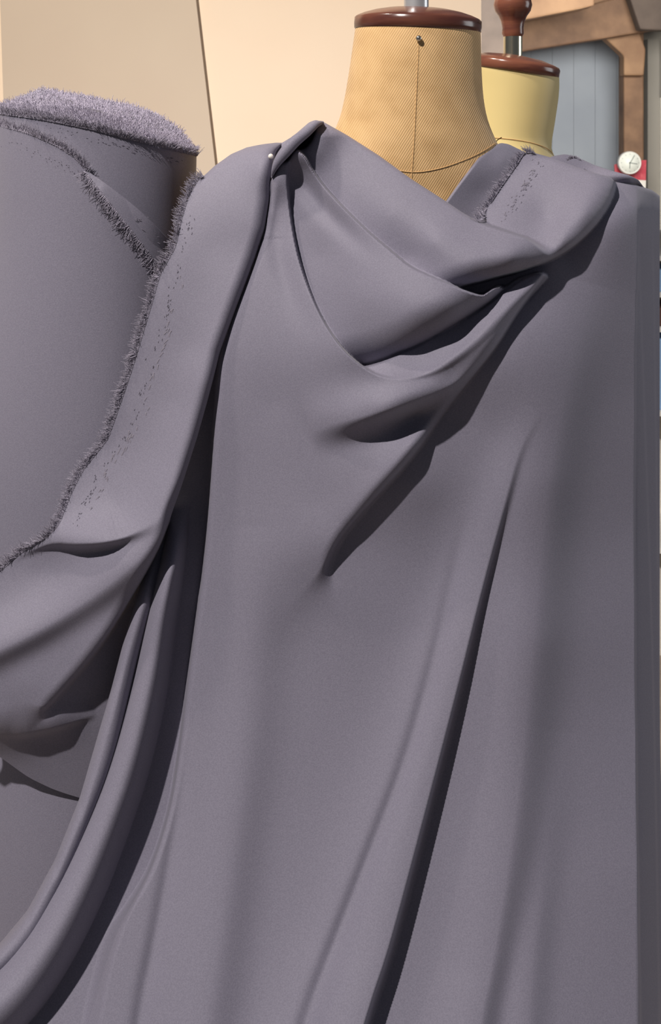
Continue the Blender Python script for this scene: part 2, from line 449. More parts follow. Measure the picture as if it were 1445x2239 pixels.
D2 = 1.58
secs2 = [(140, 1120, 98, .056, 1.58), (160, 1122, 99, .058, 1.58), (200, 1124, 96, .058, 1.581), (260, 1121, 92, .058, 1.584), (310, 1116, 91, .06, 1.588), (335, 1114, 96, .066, 1.59),
         (370, 1110, 125, .072, 1.595), (410, 1105, 175, .08, 1.60), (470, 1100, 215, .09, 1.61), (600, 1100, 220, .095, 1.61), (900, 1100, 205, .1, 1.61), (1200, 1100, 160, .09, 1.61), (1500, 1100, 210, .1, 1.61)]
fx2 = (1121 - CX) / F * D2
form2 = empty('dress_form', (fx2, D2, 0), 'pale yellow dress form with turned wooden knob, standing behind the tan one', 'dress form')
body_sections('body', secs2, M_linen2, form2, tilt=math.tan(math.radians(9)))
capz2 = CH - (148 - PY0) / F * D2; rc2 = 102 / F * D2
tilt2 = Matrix.Rotation(math.radians(9), 3, 'Y') @ Matrix.Rotation(math.radians(3), 3, 'X')
lathe('neck_cap', [(rc2 * .96, -.006), (rc2 * 1.0, -.004), (rc2 * 1.0, .005), (rc2 * .97, .008), (rc2 * .86, .0105), (rc2 * .6, .0145), (rc2 * .2, .017), (.004, .0172)],
      (fx2, D2, capz2), M_wood, form2, 72, rot=tilt2)
lathe('rod', [(.0125, 0), (.0125, .032)], (fx2, D2, capz2 + .012), M_brass, form2, 32)
kn = capz2 + .041
lathe('turned_knob', [(.0125, 0), (.0145, .004), (.014, .012), (.0155, .02), (.0185, .027), (.0235, .034), (.0255, .042), (.0235, .052), (.0175, .058), (.0155, .061), (.0235, .068), (.030, .085), (.029, .105), (.018, .122), (.006, .128)],
      (fx2, D2, kn), M_wood, form2, 48)
lathe('stand_pole', [(.016, .03), (.016, .8)], (fx2, 1.61, 0), M_metal, form2, 24)
lathe('stand_base', [(.16, 0), (.16, .012), (.15, .02), (.03, .028), (.018, .05)], (fx2, 1.61, 0), M_wood, form2, 48)
ns2 = [form_pt(secs2, x_, y_, D2, .0003) for x_, y_ in spline([(1030, 300), (1070, 302), (1110, 306), (1150, 313), (1185, 324), (1205, 336)], 10)]
tube('neckline_seam', ns2, .0005, M_seam, form2, 6)

# ------------------------------------------------------------------ fringe maker
def threads(name, roots, dirs, lens, mat_, parent, width=0.00032, curl=0.35, kind='stuff'):
    """roots, dirs: (n,3) arrays of world vectors; every thread a bent three-sided hair"""
    n = len(roots); seg = 3
    dirs = dirs / np.linalg.norm(dirs, axis=1, keepdims=True)
    jit = rng.normal(0, 1, (n, 3)) * curl
    P = []
    for k in range(seg + 1):
        t = k / seg
        P.append(roots + dirs * (lens * t)[:, None] + jit * (lens * t * t)[:, None] * 0.8)
    P = np.stack(P, 1)                                     # n, seg+1, 3
    T = P[:, -1] - P[:, 0]; T /= np.linalg.norm(T, axis=1, keepdims=True) + 1e-9
    U = np.cross(T, rng.normal(0, 1, (n, 3))); U /= np.linalg.norm(U, axis=1, keepdims=True) + 1e-9
    Wv = np.cross(T, U)
    V = np.zeros((n, seg + 1, 3, 3))
    for k in range(seg + 1):
        w = width * (1 - 0.55 * k / seg)
        for j in range(3):
            a = 2 * math.pi * j / 3
            V[:, k, j] = P[:, k] + U * (w * math.cos(a)) + Wv * (w * math.sin(a))
    base = (np.arange(n) * (seg + 1) * 3)[:, None]
    q = []
    for k in range(seg):
        for j in range(3):
            j2 = (j + 1) % 3
            q.append([k * 3 + j, k * 3 + j2, (k + 1) * 3 + j2, (k + 1) * 3 + j])
    Q = (base[:, None] + np.array(q)[None]).reshape(-1, 4)
    me = bpy.data.meshes.new(name); V = V.reshape(-1, 3)
    me.vertices.add(len(V)); me.vertices.foreach_set('co', V.reshape(-1).astype(np.float32))
    me.loops.add(len(Q) * 4); me.loops.foreach_set('vertex_index', Q.reshape(-1).astype(np.int32))
    me.polygons.add(len(Q)); me.polygons.foreach_set('loop_start', (np.arange(len(Q)) * 4).astype(np.int32))
    me.polygons.foreach_set('loop_total', np.full(len(Q), 4, np.int32)); me.update(); me.validate()
    o = link(name, me, mat_, parent); tag(o, kind=kind); return o

def edge_fringe(name, pts, dirpx, length_px, per_px, mat_, parent, toward=0.002, curl=0.35, width=0.00032, back=0.0):
    """pts: list of (px, py, D) along a cut edge; dirpx: (dx, dy) or a list of them along the edge"""
    L = spline(pts, 6)
    seg = np.linalg.norm(np.diff(L[:, :2], axis=0), axis=1); s = np.concatenate([[0], np.cumsum(seg)])
    n = int(s[-1] * per_px); u = np.sort(rng.uniform(0, s[-1], n))
    px, py, D = [np.interp(u, s, L[:, k]) for k in range(3)]
    dp = np.array(dirpx, float)
    if dp.ndim == 1: dx, dy = np.full(n, dp[0]), np.full(n, dp[1])
    else:
        g = np.linspace(0, s[-1], len(dp)); dx, dy = np.interp(u, g, dp[:, 0]), np.interp(u, g, dp[:, 1])
    wob = rng.normal(0, 0.22, n) + 0.35 * np.sin(u / 9.0 + 2 * np.sin(u / 31.0))
    nx, ny = dx - dy * wob, dy + dx * wob
    nn = np.hypot(nx, ny); ln = length_px * rng.uniform(0.55, 1.1, n)
    A = at_np(px + rng.normal(0, .6, n), py + rng.normal(0, .6, n), D - 0.0003)
    B = at_np(px + nx / nn * ln, py + ny / nn * ln, D - rng.uniform(-0.2, 1, n) * toward + back)
    d = B - A
    return threads(name, A, d, np.linalg.norm(d, axis=1), mat_, parent, width, curl)

# ------------------------------------------------------------------ the draped cloth
drape = empty('draped_fabric', (at(880, 0, 1.0).x, 1.0, 0), 'lavender-grey crepe draped in a cowl over the tan dress form', 'fabric')

YTOP = np.array([(-260, 2230), (-100, 2130), (0, 2062), (60, 1990), (120, 1880), (175, 1742), (200, 1655), (245, 1500), (270, 1402), (300, 1300), (335, 1170),
    (380, 1000), (420, 830), (470, 650), (520, 480), (570, 372), (600, 322), (640, 298), (660, 281), (676, 267), (690, 262), (708, 267), (760, 296), (830, 341), (900, 392), (975, 440), (1010, 464), (1046, 484),
    (1095, 410), (1148, 333), (1160, 332), (1200, 343), (1260, 365), (1310, 381), (1336, 387), (1343, 397), (1362, 400), (1390, 404), (1425, 415), (1442, 428), (1470, 455)], float)
def ytop(x):
    xs = np.arange(-300, 1500, 1.0); ys = np.interp(xs, YTOP[:, 0], YTOP[:, 1])
    k = np.exp(-(np.arange(-12, 13) / 4.0) ** 2); k /= k.sum()
    ys = np.convolve(np.pad(ys, 12, mode='edge'), k, mode='valid')
    return np.interp(x, xs, ys)

STEP = 2.3
cols = np.arange(-200, 1443.1, STEP)
nin = 800
trow = np.linspace(0, 1, nin)
yt = ytop(cols)
PX = np.repeat(cols[None, :], nin, 0)
PYg = yt[None, :] + trow[:, None] * (2290 - yt[None, :])
ext = np.array([2320, 2360, 2420, 2500, 2620, 2780, 2980, 3220, 3500, 3800, 4000])
PX = np.concatenate([PX, np.repeat(cols[None, :], len(ext), 0)], 0)
PYg = np.concatenate([PYg, np.repeat(ext[:, None], len(cols), 1)], 0)
PX = PX + np.clip((PX - 1380) / 62, 0, 1) * 14 * sstep(1500, 2239, PYg)

def flare(y):
    return 0.098 * np.clip((y - 1000) / 1240, 0, 1.5) ** 1.8

def belly(px, py):
    return ridge(px, py, [(1050, 775, 0, 30, 10), (1004, 826, 3, 40, 11), (960, 852, 15, 36, 18), (900, 876, 28, 46, 24), (840, 896, 32, 56, 28), (780, 914, 25, 66, 32), (720, 930, 10, 66, 34), (670, 944, 0, 60, 34)])

def cowl_depth(px, pyc, h, hR):
    # second cowl fold, inside the pocket of the lowest one
    h2 = tps(px, pyc, [(625, 335, 1092), (660, 380, 1079), (720, 450, 1058), (800, 520, 1034), (900, 580, 1008), (1000, 625, 993), (1055, 643, 993), (1100, 628, 1006), (640, 400, 1086), (640, 480, 1077), (660, 580, 1063), (700, 680, 1044), (750, 755, 1028), (800, 800, 1020),
        (700, 560, 1056), (760, 560, 1038), (800, 650, 1016), (740, 660, 1034), (900, 670, 991), (985, 668, 985), (790, 735, 1018), (850, 725, 1002), (930, 720, 988), (1050, 660, 994), (1000, 700, 987), (900, 770, 994), (840, 790, 1008)], 3e-4) / 1000
    hK = tps(px, pyc, [(800, 805, 1020), (850, 780, 1018), (950, 740, 1016), (1050, 680, 1018), (1110, 630, 1026), (830, 815, 1014), (860, 824, 1008), (900, 824, 1005), (950, 806, 1001), (1010, 768, 1000), (1070, 713, 1005), (1130, 648, 1018), (1190, 598, 1032), (930, 780, 1012), (1000, 745, 1010), (1060, 700, 1010)], 2e-4) / 1000
    hK = hK - belly(px, pyc)
    db2, _ = sdist(px, pyc, [(1240, 560), (1150, 606), (1108, 634), (1060, 670), (1000, 706), (940, 740), (880, 770), (830, 792), (790, 803), (740, 812)])
    mb2 = sstep(-4, 4, db2)
    h2 = hK + (h2 + np.where(db2 > 0, roll(db2, 78.0, 0.032), 0.032) - hK) * mb2
    r3 = [(640, 250), (636, 320), (632, 352), (629, 400), (640, 500), (662, 592), (703, 692), (752, 764), (805, 808), (850, 825), (900, 826), (960, 806), (1020, 762), (1080, 708), (1140, 648), (1192, 598), (1230, 560), (1300, 480)]
    d, _ = sdist(px, pyc, r3)
    w3 = 2.5 + np.clip((px - 880) / 10, 0, 14)
    edge = sstep(-1, 1, d / w3)                                  # 1 below the lip
    lip = np.where(d > 0, roll(d, 5.0, 0.0015), 0.0015) * sstep(900, 820, px)
    up = 1 - edge
    inside = (px > 590) & (px < 1345) & (pyc < 860)
    up = np.where(inside, up, 0.0)
    h = h + lip * np.where(inside & (d < 60), 1, 0) * (1 - up)
    h = h * (1 - up) + h2 * up
    # top cowl fold
    h1 = tps(px, pyc, [(640, 300, 1112), (690, 262, 1102), (760, 297, 1090), (830, 340, 1076), (900, 392, 1060), (975, 440, 1046), (1045, 483, 1033), (1100, 503, 1024), (1150, 520, 1019), (1200, 547, 1018), (690, 340, 1092), (640, 350, 1102), (720, 420, 1078), (780, 420, 1066),
        (800, 500, 1055), (860, 470, 1044), (900, 560, 1034), (950, 530, 1018), (1040, 570, 1003), (1120, 562, 1002), (1190, 565, 1012), (1000, 612, 1004), (1060, 604, 1000), (1140, 590, 1003), (1190, 572, 1009), (1235, 550, 1018), (1275, 515, 1028), (1312, 475, 1040), (1338, 425, 1054)], 3e-4) / 1000
    r2 = [(620, 290), (645, 320), (668, 342), (684, 371), (707, 404), (735, 436), (770, 472), (810, 510), (860, 552), (907, 587), (996, 626), (1048, 644), (1062, 641), (1078, 630), (1094, 625), (1104, 628), (1130, 611), (1165, 599), (1186, 597), (1197, 606), (1180, 630), (1120, 700)]
    d2, _ = sdist(px, pyc, r2, 6)
    up2 = np.where((px > 600) & (px < 1360) & (pyc < 660), 1 - sstep(-2.5, 2.5, d2), 0.0)
    lip2 = np.where(d2 > 0, roll(d2, 5.0, 0.0015), 0.0015) * np.where((px > 600) & (px < 1200) & (pyc < 660) & (d2 < 40), 1, 0)
    # outer flap of the cowl that lies on the far shoulder, its folded lower edge over the right panel
    hF = tps(px, pyc, [(1046, 484, 1062), (1095, 410, 1084), (1148, 333, 1108), (1200, 343, 1100), (1260, 365, 1088), (1336, 388, 1070), (1340, 405, 1060), (1100, 500, 1052), (1150, 525, 1042), (1195, 548, 1030), (1150, 440, 1072), (1200, 420, 1074), (1200, 480, 1060),
        (1250, 440, 1058), (1235, 550, 1018), (1230, 510, 1034), (1275, 515, 1028), (1312, 475, 1040), (1338, 425, 1054), (1285, 465, 1042)], 2e-4) / 1000
    n1 = [(1000, 460, 3), (1046, 484, 3), (1100, 503, 3), (1150, 520, 4), (1180, 538, 7), (1200, 547, 14), (1225, 548, 26), (1260, 540, 40), (1340, 520, 50)]
    dn, e = sdist(px, pyc, n1)
    wn = e[..., 0]
    mF = np.where((px > 1030) & (px < 1370), sstep(0, 1, (-dn + wn) / (2 * wn)), 0.0)
    fl = [(1356, 340), (1346, 392), (1338, 432), (1312, 480), (1272, 522), (1232, 552), (1190, 574), (1140, 592), (1080, 608), (1000, 630), (900, 660), (800, 650), (700, 560), (620, 440), (560, 300)]
    dfl, _ = sdist(px, pyc, fl)
    mfl = sstep(-3, 3, dfl)                                 # 1 on the flap side
    rollF = np.where(dfl > 0, roll(dfl, 56.0, 0.028), 0.028) * sstep(860, 1000, px)
    flap = h1 + (hF - h1) * mF + rollF
    h = (h + lip2) * (1 - up2) + (hR + (flap - hR) * mfl) * up2
    # dark pocket beside the twist at the shoulder pin
    dk, _ = sdist(px, pyc, [(560, 440), (588, 398), (600, 376), (609, 360), (618, 354), (627, 352), (634, 343), (642, 332), (652, 327), (664, 325), (676, 315), (685, 298), (689, 282), (691, 268), (693, 230)], 5)
    near = (px > 575) & (px < 712) & (pyc < 420)
    h = h + np.where(near, sstep(2.5, -2.5, dk) * 0.040 + np.where(dk > 0, roll(dk, 9.0, 0.004), 0), 0)
    h = h - 0.017 * np.exp(-(np.maximum(dk, 0) / 46.0) ** 2) * np.where((pyc < 520) & (px < 800), 1, 0) * sstep(262, 300, pyc)
    # soft valley between the two pleat heads below the pin
    h = h + 0.007 * valley(px, pyc, [(640, 345), (655, 382), (682, 424), (720, 472), (775, 530), (830, 590)], 22.0) * sstep(590, 430, pyc) * sstep(335, 380, pyc)
    h = h + 0.004 * valley(px, pyc, [(605, 400), (602, 480), (615, 580), (650, 690), (700, 790)], 24.0) * sstep(760, 560, pyc) * sstep(380, 460, pyc)
    return h

def pleat_depth(px, pyc, h):
    hL = tps(px, pyc, [(350, 1150, 1062), (400, 1000, 1066), (430, 900, 1068), (470, 800, 1068), (480, 650, 1080), (520, 520, 1090), (560, 420, 1096), (440, 1000, 1066), (420, 1200, 1062), (300, 1300, 1052),
        (270, 1402, 1054), (400, 1300, 1058), (245, 1500, 1052), (395, 1500, 1058), (200, 1655, 1052), (370, 1700, 1056), (120, 1880, 1052), (320, 1900, 1056), (0, 2062, 1050), (250, 2050, 1052), (200, 2239, 1048), (50, 2239, 1046), (-150, 2160, 1050), (-150, 2700, 1046), (300, 2700, 1040)]) / 1000
    # tube a and tube b (crest lines), as rounded ridges
    da, ea = sdist(px, pyc, [(352, 1150, 20), (318, 1300, 24), (272, 1450, 30), (228, 1640, 30), (180, 1780, 29), (110, 1940, 30), (30, 2070, 32), (-100, 2180, 34), (-260, 2280, 34)])
    ra = ea[..., 0]
    ta = 0.022 * np.sqrt(np.clip(1 - (da / ra) ** 2, 0, 1)) * sstep(1150, 1330, pyc)
    db, eb = sdist(px, pyc, [(398, 1050, 16), (382, 1200, 22), (352, 1350, 28), (325, 1500, 33), (285, 1660, 37), (240, 1790, 40), (170, 1950, 46), (90, 2090, 52), (0, 2195, 60), (-140, 2300, 70)])
    rb = eb[..., 0]
    tb = np.where(db < 0, np.clip(1 - (db / (rb * 1.25)) ** 2, 0, 1) ** 0.9, np.sqrt(np.clip(1 - (db / (rb * 1.12)) ** 2, 0, 1)))
    hL = hL - np.maximum(ta, 0.034 * tb * sstep(1080, 1260, pyc))
    ll = [(585, 330, 4), (592, 420, 4), (560, 560, 4), (505, 700, 4), (478, 800, 4), (470, 880, 4), (462, 1000, 4), (454, 1120, 4), (443, 1240, 4), (428, 1350, 4), (408, 1500, 4), (390, 1640, 5), (368, 1770, 6), (330, 1890, 8), (280, 1985, 16), (250, 2040, 28), (225, 2120, 30), (200, 2239, 34), (180, 2400, 40), (100, 3000, 60)]
    d, e = sdist(px, pyc, ll)
    w = e[..., 0]
    mM = sstep(0, 1, (-d + w * 0.7) / (w * 1.4))
    rollM = np.where(-d > 0, roll(-d, 16.0, 0.010), 0.010) * (1 - sstep(8, 20, w))
    h = hL + (h + rollM - hL) * mM
    return h

def main_depth(px, py):
    pyc = np.minimum(py, 2700.0)
    # right-hand panel (values in mm, before the flare of the skirt)
    hR = tps(px, pyc, [(1300, 420, 1096), (1350, 402, 1108), (1390, 410, 1118), (1440, 430, 1150), (1300, 455, 1076), (1390, 450, 1090), (1300, 500, 1064), (1390, 520, 1082), (1240, 570, 1056), (1390, 640, 1084),
        (1200, 640, 1046), (1140, 720, 1030), (1080, 800, 1022), (1250, 780, 1045), (1390, 850, 1086), (1000, 920, 1027), (1100, 950, 1030), (1200, 1050, 1039), (1390, 1150, 1084), (900, 1060, 1018), (960, 1120, 1025), (800, 1190, 1029), (1050, 1250, 1033),
        (740, 1290, 1028), (1200, 1400, 1038), (1390, 1500, 1072), (600, 1400, 1030), (950, 1500, 1030), (450, 1600, 1032), (700, 1700, 1030), (1100, 1800, 1034), (1390, 1900, 1056), (450, 2000, 1030),
        (300, 2239, 1032), (800, 2100, 1030), (1200, 2239, 1040), (1390, 2300, 1058), (300, 2700, 1034), (800, 2700, 1030), (1390, 2700, 1056), (1300, 390, 1112), (1120, 610, 1052), (950, 660, 1050), (600, 700, 1060), (1200, 580, 1052)]) / 1000
    # central sheet, from the lowest cowl fold down to the diagonal ridge
    hC = tps(px, pyc, [(595, 350, 1094), (628, 400, 1078), (600, 420, 1082), (560, 620, 1056), (640, 500, 1064), (590, 520, 1066), (665, 600, 1046), (705, 700, 1026), (760, 775, 1008), (820, 822, 1006), (880, 828, 1005), (950, 808, 1001), (1010, 770, 1000), (1070, 715, 1005),
        (1130, 650, 1018), (1190, 598, 1032), (520, 760, 1046), (480, 900, 1042), (600, 880, 1034), (700, 900, 1022), (800, 900, 1022), (900, 900, 1022), (960, 860, 1017), (1040, 790, 1009), (1100, 715, 1013), (800, 1000, 1010), (900, 970, 1007), (600, 1050, 1028), (700, 1100, 1017),
        (800, 1080, 1007), (460, 1150, 1038), (550, 1200, 1029), (650, 1220, 1020), (730, 1180, 1012), (690, 1300, 1024), (640, 1320, 1026), (680, 1400, 1030),
        (450, 1350, 1036), (550, 1400, 1031), (430, 1600, 1034), (600, 1600, 1031), (700, 1600, 1031), (400, 1800, 1033), (600, 1900, 1031), (300, 2100, 1032), (450, 2239, 1031), (800, 2000, 1031), (800, 2700, 1030), (300, 2700, 1034), (1000, 1300, 1030), (1100, 1000, 1030)], 4e-4) / 1000
    # belly of the lowest cowl fold turning under
    hC = hC - belly(px, pyc)
    hC = hC - ridge(px, pyc, [(1130, 676, 0, 20, 20), (1052, 780, 3, 22, 18), (980, 872, 6, 26, 18), (895, 982, 6, 30, 18), (815, 1072, 3, 32, 20), (750, 1150, 0, 32, 20)])
    # diagonal ridge: central sheet over right panel
    rl = [(1330, 420, 4), (1240, 540, 4), (1190, 600, 5), (1130, 684, 5), (1080, 764, 6), (1000, 868, 7), (900, 1000, 8), (800, 1112, 9), (742, 1184, 12), (712, 1255, 25), (690, 1340, 90), (660, 1480, 190), (620, 1700, 220), (600, 2800, 240)]
    d, e = sdist(px, pyc, rl)
    w = e[..., 0]
    mC = sstep(0, 1, (d + w * 0.7) / (w * 1.4))
    rollC = np.where(d > 0, roll(d, 24.0, 0.010), 0.010) * (1 - sstep(8, 30, w)) * sstep(560, 700, pyc)
    h = hR + (hC + rollC - hR) * mC
    # left pleats behind the edge of the main sheet
    kl = px < 640
    if kl.any(): h[kl] = pleat_depth(px[kl], pyc[kl], h[kl])
    # the cowl above
    k = (pyc < 880) & (px > 560)
    if k.any(): h[k] = cowl_depth(px[k], pyc[k], h[k], hR[k])
    # hanging folds of the skirt
    h = h - ridge(px, pyc, [(1180, 900, 0, 40, 10), (1136, 985, 2, 50, 10), (1100, 1110, 6, 60, 9), (1052, 1290, 12, 80, 8), (1000, 1500, 17, 100, 8), (930, 1770, 20, 120, 8), (852, 2060, 22, 130, 8), (795, 2239, 23, 140, 8), (660, 2700, 24, 150, 10)])
    h = h + ridge(px, pyc, [(1020, 1120, 0, 14, 14), (985, 1290, 2.0, 16, 18), (940, 1480, 3.5, 16, 22), (880, 1680, 4.0, 16, 24), (800, 1890, 4.5, 16, 26), (715, 2110, 5, 18, 30), (670, 2239, 5, 20, 32), (520, 2700, 5, 22, 34)])
    h = h - ridge(px, pyc, [(560, 1150, 0, 60, 60), (560, 1350, 4, 60, 60), (540, 1600, 6, 70, 60), (505, 1850, 8, 80, 60), (470, 2100, 9, 90, 60), (440, 2300, 9, 90, 60), (380, 2700, 9, 90, 60)])
    h = h + ridge(px, pyc, [(425, 1400, 0, 14, 14), (400, 1700, 1.5, 14, 18), (372, 1880, 3, 16, 22), (335, 2080, 4, 18, 26), (305, 2239, 4, 18, 28), (240, 2700, 5, 14, 28)])
    h = h - ridge(px, pyc, [(1290, 620, 0, 90, 60), (1240, 830, 9, 110, 60), (1195, 1080, 17, 120, 62), (1165, 1400, 18, 120, 62), (1130, 1750, 15, 100, 50), (1080, 2080, 10, 90, 32), (1050, 2239, 10, 90, 30), (980, 2700, 10, 90, 30)])
    h = h - ridge(px, pyc, [(1230, 1600, 0, 50, 40), (1190, 1850, 4, 60, 40), (1165, 2080, 6, 60, 36), (1150, 2300, 6, 60, 36), (1120, 2700, 6, 60, 36)])
    # side pleats at the right-hand edge
    for (L, a) in (([(1402, 440), (1396, 560), (1390, 760), (1388, 1200), (1392, 1700), (1400, 2239), (1404, 2700)], 0.014),
                   ([(1398, 560), (1402, 700), (1411, 950), (1428, 1500), (1442, 2239), (1448, 2700)], 0.008), ([(1428, 560), (1432, 800), (1438, 1200), (1447, 1800), (1456, 2400)], 0.010)):
        ds, _ = sdist(px, pyc, L)
        h = h + a * sstep(1.6, -1.6, ds) * sstep(420, 640, pyc)
    # the side turns away from the camera
    h = h + 0.034 * np.clip((px - 1392) / 52, 0, 1.3) ** 1.2
    # rolled upper border
    yt = ytop(px)
    slope = np.gradient(ytop(np.arange(-300, 1500, 1.0)))
    sl = np.interp(px, np.arange(-300, 1500, 1.0), slope)
    dtop = (py - yt) / np.sqrt(1 + sl ** 2)
    rr = np.where(px < 345, 22.0, 9.0); dd = np.where(px < 345, 0.012, 0.006)
    frayed = (px > 1046) & (px < 1150)
    h = h + np.where(frayed, 0, dd * (1 - np.sqrt(np.clip(1 - np.clip(1 - dtop / rr, 0, 1) ** 2, 0, 1))))
    return h - flare(py)

Dm = main_depth(PX, PYg)
grid_mesh('front_drape', at_np(PX, PYg, Dm), M_cloth, drape)

def main_D(px, py):
    return float(main_depth(np.array([[float(px)]]), np.array([[float(py)]]))[0, 0])

# twisted fold over the shoulder, beside the pin
tw = spline([(706, 268, 1.088, 3), (692, 272, 1.080, 7), (670, 290, 1.072, 10), (645, 309, 1.068, 12.5), (622, 334, 1.066, 12.5), (606, 356, 1.066, 9), (598, 374, 1.068, 5), (594, 388, 1.072, 1.5)], 5)
tube('twist_and_shade_hood', [at(a, b, c) for a, b, c, r in tw], [r / F * c for a, b, c, r in tw], M_cloth, drape, 20)

shade_hood = np.array([[np.array(at(a, b - r * .55 * max(0, 1 - k / 7), c + 0.0085 * k)) for a, b, c, r in tw] for k in range(11)])
grid_mesh('twist_and_shade_hood', shade_hood, M_cloth, drape)  # unseen strip running back from the twist, added to keep the pocket in shade

# ---- side panel with the frayed selvage, and the swag below it
XL = np.array([(300, 520), (318, 500), (345, 470), (375, 450), (395, 432), (430, 412), (480, 397), (540, 384), (600, 350), (660, 333), (740, 309), (810, 288), (880, 264), (920, 250), (960, 236), (990, 212), (1030, 180), (1080, 155), (1150, 128), (1180, 98), (1200, 60), (1215, 38), (1250, 0), (1290, -60), (1330, -140), (1540, -160), (1600, -90), (1655, 0), (1700, 62), (1728, 120), (1745, 175), (1756, 215)], float)
XR = np.array([(300, 622), (312, 620), (330, 603), (350, 596), (400, 591), (440, 589), (500, 580), (560, 560), (600, 545), (680, 515), (770, 481), (830, 466), (890, 450), (960, 430), (1060, 398), (1130, 373), (1200, 362), (1300, 330), (1450, 305), (1600, 265), (1745, 222), (1756, 218)], float)
fs_ = lambda T, y: np.interp(y, T[:, 0], T[:, 1])
def sm(T):
    ys = np.arange(260, 1800, 1.0); v = np.interp(ys, T[:, 0], T[:, 1])
    k = np.exp(-(np.arange(-24, 25) / 9.0) ** 2); k /= k.sum()
    return ys, np.convolve(np.pad(v, 24, mode='edge'), k, mode='valid')
yXL, vXL = sm(XL); yXR, vXR = sm(XR)
# upper border follows the shoulder line, so rows bend with it
PT = [(445, 385), (470, 362), (505, 337), (540, 322), (575, 315), (612, 312)]
rows = np.concatenate([np.arange(312, 1752, 2.6)])
nc = 190
tc_ = np.linspace(0, 1, nc)
tc_ = np.concatenate([tc_])
py3 = np.repeat(rows[:, None], nc, 1)
xl = np.interp(rows, yXL, vXL); xr = np.interp(rows, yXR, vXR)
# above the corner of the selvage the left limit is the shoulder line
sh_x = np.interp(rows, [312, 315, 322, 337, 362, 385], [604, 575, 540, 505, 470, 445])
xl = np.where(rows < 385, sh_x, np.minimum(xl, 445))
px3 = xl[:, None] + (xr - xl)[:, None] * tc_[None, :]
def side_depth(px, py):
    hP = tps(px, py, [(600, 315, 1102), (540, 322, 1104), (490, 350, 1100), (445, 385, 1094), (592, 345, 1078), (560, 345, 1086), (540, 380, 1080), (480, 420, 1080), (430, 480, 1074), (588, 420, 1068), (540, 480, 1064), (470, 540, 1064), (385, 545, 1066), (575, 540, 1056), (520, 620, 1049),
        (440, 640, 1054), (350, 640, 1058), (500, 720, 1038), (420, 760, 1045), (310, 740, 1054), (460, 830, 1030), (380, 880, 1040), (265, 900, 1050), (430, 950, 1024), (340, 1000, 1034), (236, 975, 1050), (390, 1070, 1016), (300, 1080, 1030), (200, 1060, 1044), (340, 1170, 1014), (250, 1170, 1026), (130, 1160, 1038),
        (100, 1240, 1040), (0, 1260, 1042), (200, 1300, 1024), (0, 1412, 1026), (290, 1240, 1014), (150, 1390, 1022), (150, 1460, 1018), (60, 1500, 1018), (0, 1600, 1022), (-120, 1470, 1030), (320, 1260, 1012), (220, 1400, 1014), (-100, 1550, 1022)], 2e-4) / 1000
    hP = hP - ridge(px, py, [(500, 700, 0, 50, 50), (430, 930, 5, 60, 50), (370, 1110, 9, 60, 44), (330, 1190, 11, 60, 40), (250, 1268, 13, 60, 34), (120, 1356, 13, 60, 32), (0, 1420, 13, 60, 32), (-150, 1490, 13, 60, 34)])
    hP = hP - ridge(px, py, [(420, 1060, 0, 80, 40), (345, 1130, 2, 70, 22), (285, 1168, 8, 60, 12), (230, 1184, 18, 60, 11), (170, 1188, 18, 50, 11), (115, 1186, 9, 40, 10), (60, 1206, 2, 30, 8), (20, 1230, 0, 30, 8)])
    # swag behind
    hQ = tps(px, py, [(360, 1150, 1062), (330, 1300, 1058), (280, 1400, 1054), (290, 1500, 1052), (200, 1540, 1044), (120, 1570, 1034), (0, 1590, 1028), (240, 1560, 1048), (90, 1610, 1042), (0, 1650, 1050),
        (180, 1650, 1050), (60, 1700, 1057), (175, 1742, 1059), (230, 1680, 1054), (-120, 1560, 1028), (-100, 1600, 1044)], 2e-4) / 1000
    hQ = hQ - ridge(px, py, [(210, 1560, 0, 30, 8), (165, 1576, 4, 40, 8), (110, 1592, 9, 40, 9), (60, 1602, 8, 40, 9), (25, 1605, 3, 30, 8), (-20, 1606, 0, 30, 8)])
    q = [(420, 1040, 5), (375, 1130, 5), (345, 1205, 5), (300, 1288, 6), (250, 1370, 7), (200, 1440, 7), (150, 1500, 8), (115, 1539, 12), (92, 1558, 24), (40, 1568, 60), (-40, 1572, 60), (-160, 1576, 60)]
    d, e = sdist(px, py, q)
    w = e[..., 0]
    mP = sstep(0, 1, (d + w * .7) / (w * 1.4))
    rl = np.where(d > 0, roll(d, 26.0, 0.012), 0.012) * (1 - sstep(8, 30, w))
    h = hQ + (hP + rl - hQ) * mP
    # lower border hem curls
    xr_ = np.interp(py, yXR, vXR)
    dr = (xr_ - px)
    h = h + roll(dr, 34.0, 0.020) * sstep(1180, 1100, py)
    # shoulder line falls back
    return h

D3 = side_depth(px3, py3)
ytopS = np.interp(px3, [445, 470, 505, 540, 575, 604, 700], [385, 362, 337, 322, 315, 312, 312])
D3 = D3 + roll(np.clip(py3 - ytopS, 0, None), 16.0, 0.012) * np.where(px3 > 440, 1, 0)
grid_mesh('side_panel', at_np(px3, py3, D3), M_cloth, drape)
def side_D(px, py):
    return float(side_depth(np.array([[float(px)]]), np.array([[float(py)]]))[0, 0])

# frayed selvage of the side panel
sel = [(a, b) for b, a in XL if 375 <= b <= 1330]
selp = [(446, 384)] + [(float(np.interp(y, yXL, vXL)), y) for y in np.arange(395, 1320, 14)]
selD = [(a, b, side_D(max(a, -150), b)) for a, b in selp]
edge_fringe('frayed_edge', selD, [(-.75, -.65), (-.75, -.65), (-.95, -.35), (-.95, -.3), (-.95, -.35), (-.9, -.45), (-.8, -.6), (-.8, -.6)], 19, 2.6, M_fray, drape, 0.003, 0.3)

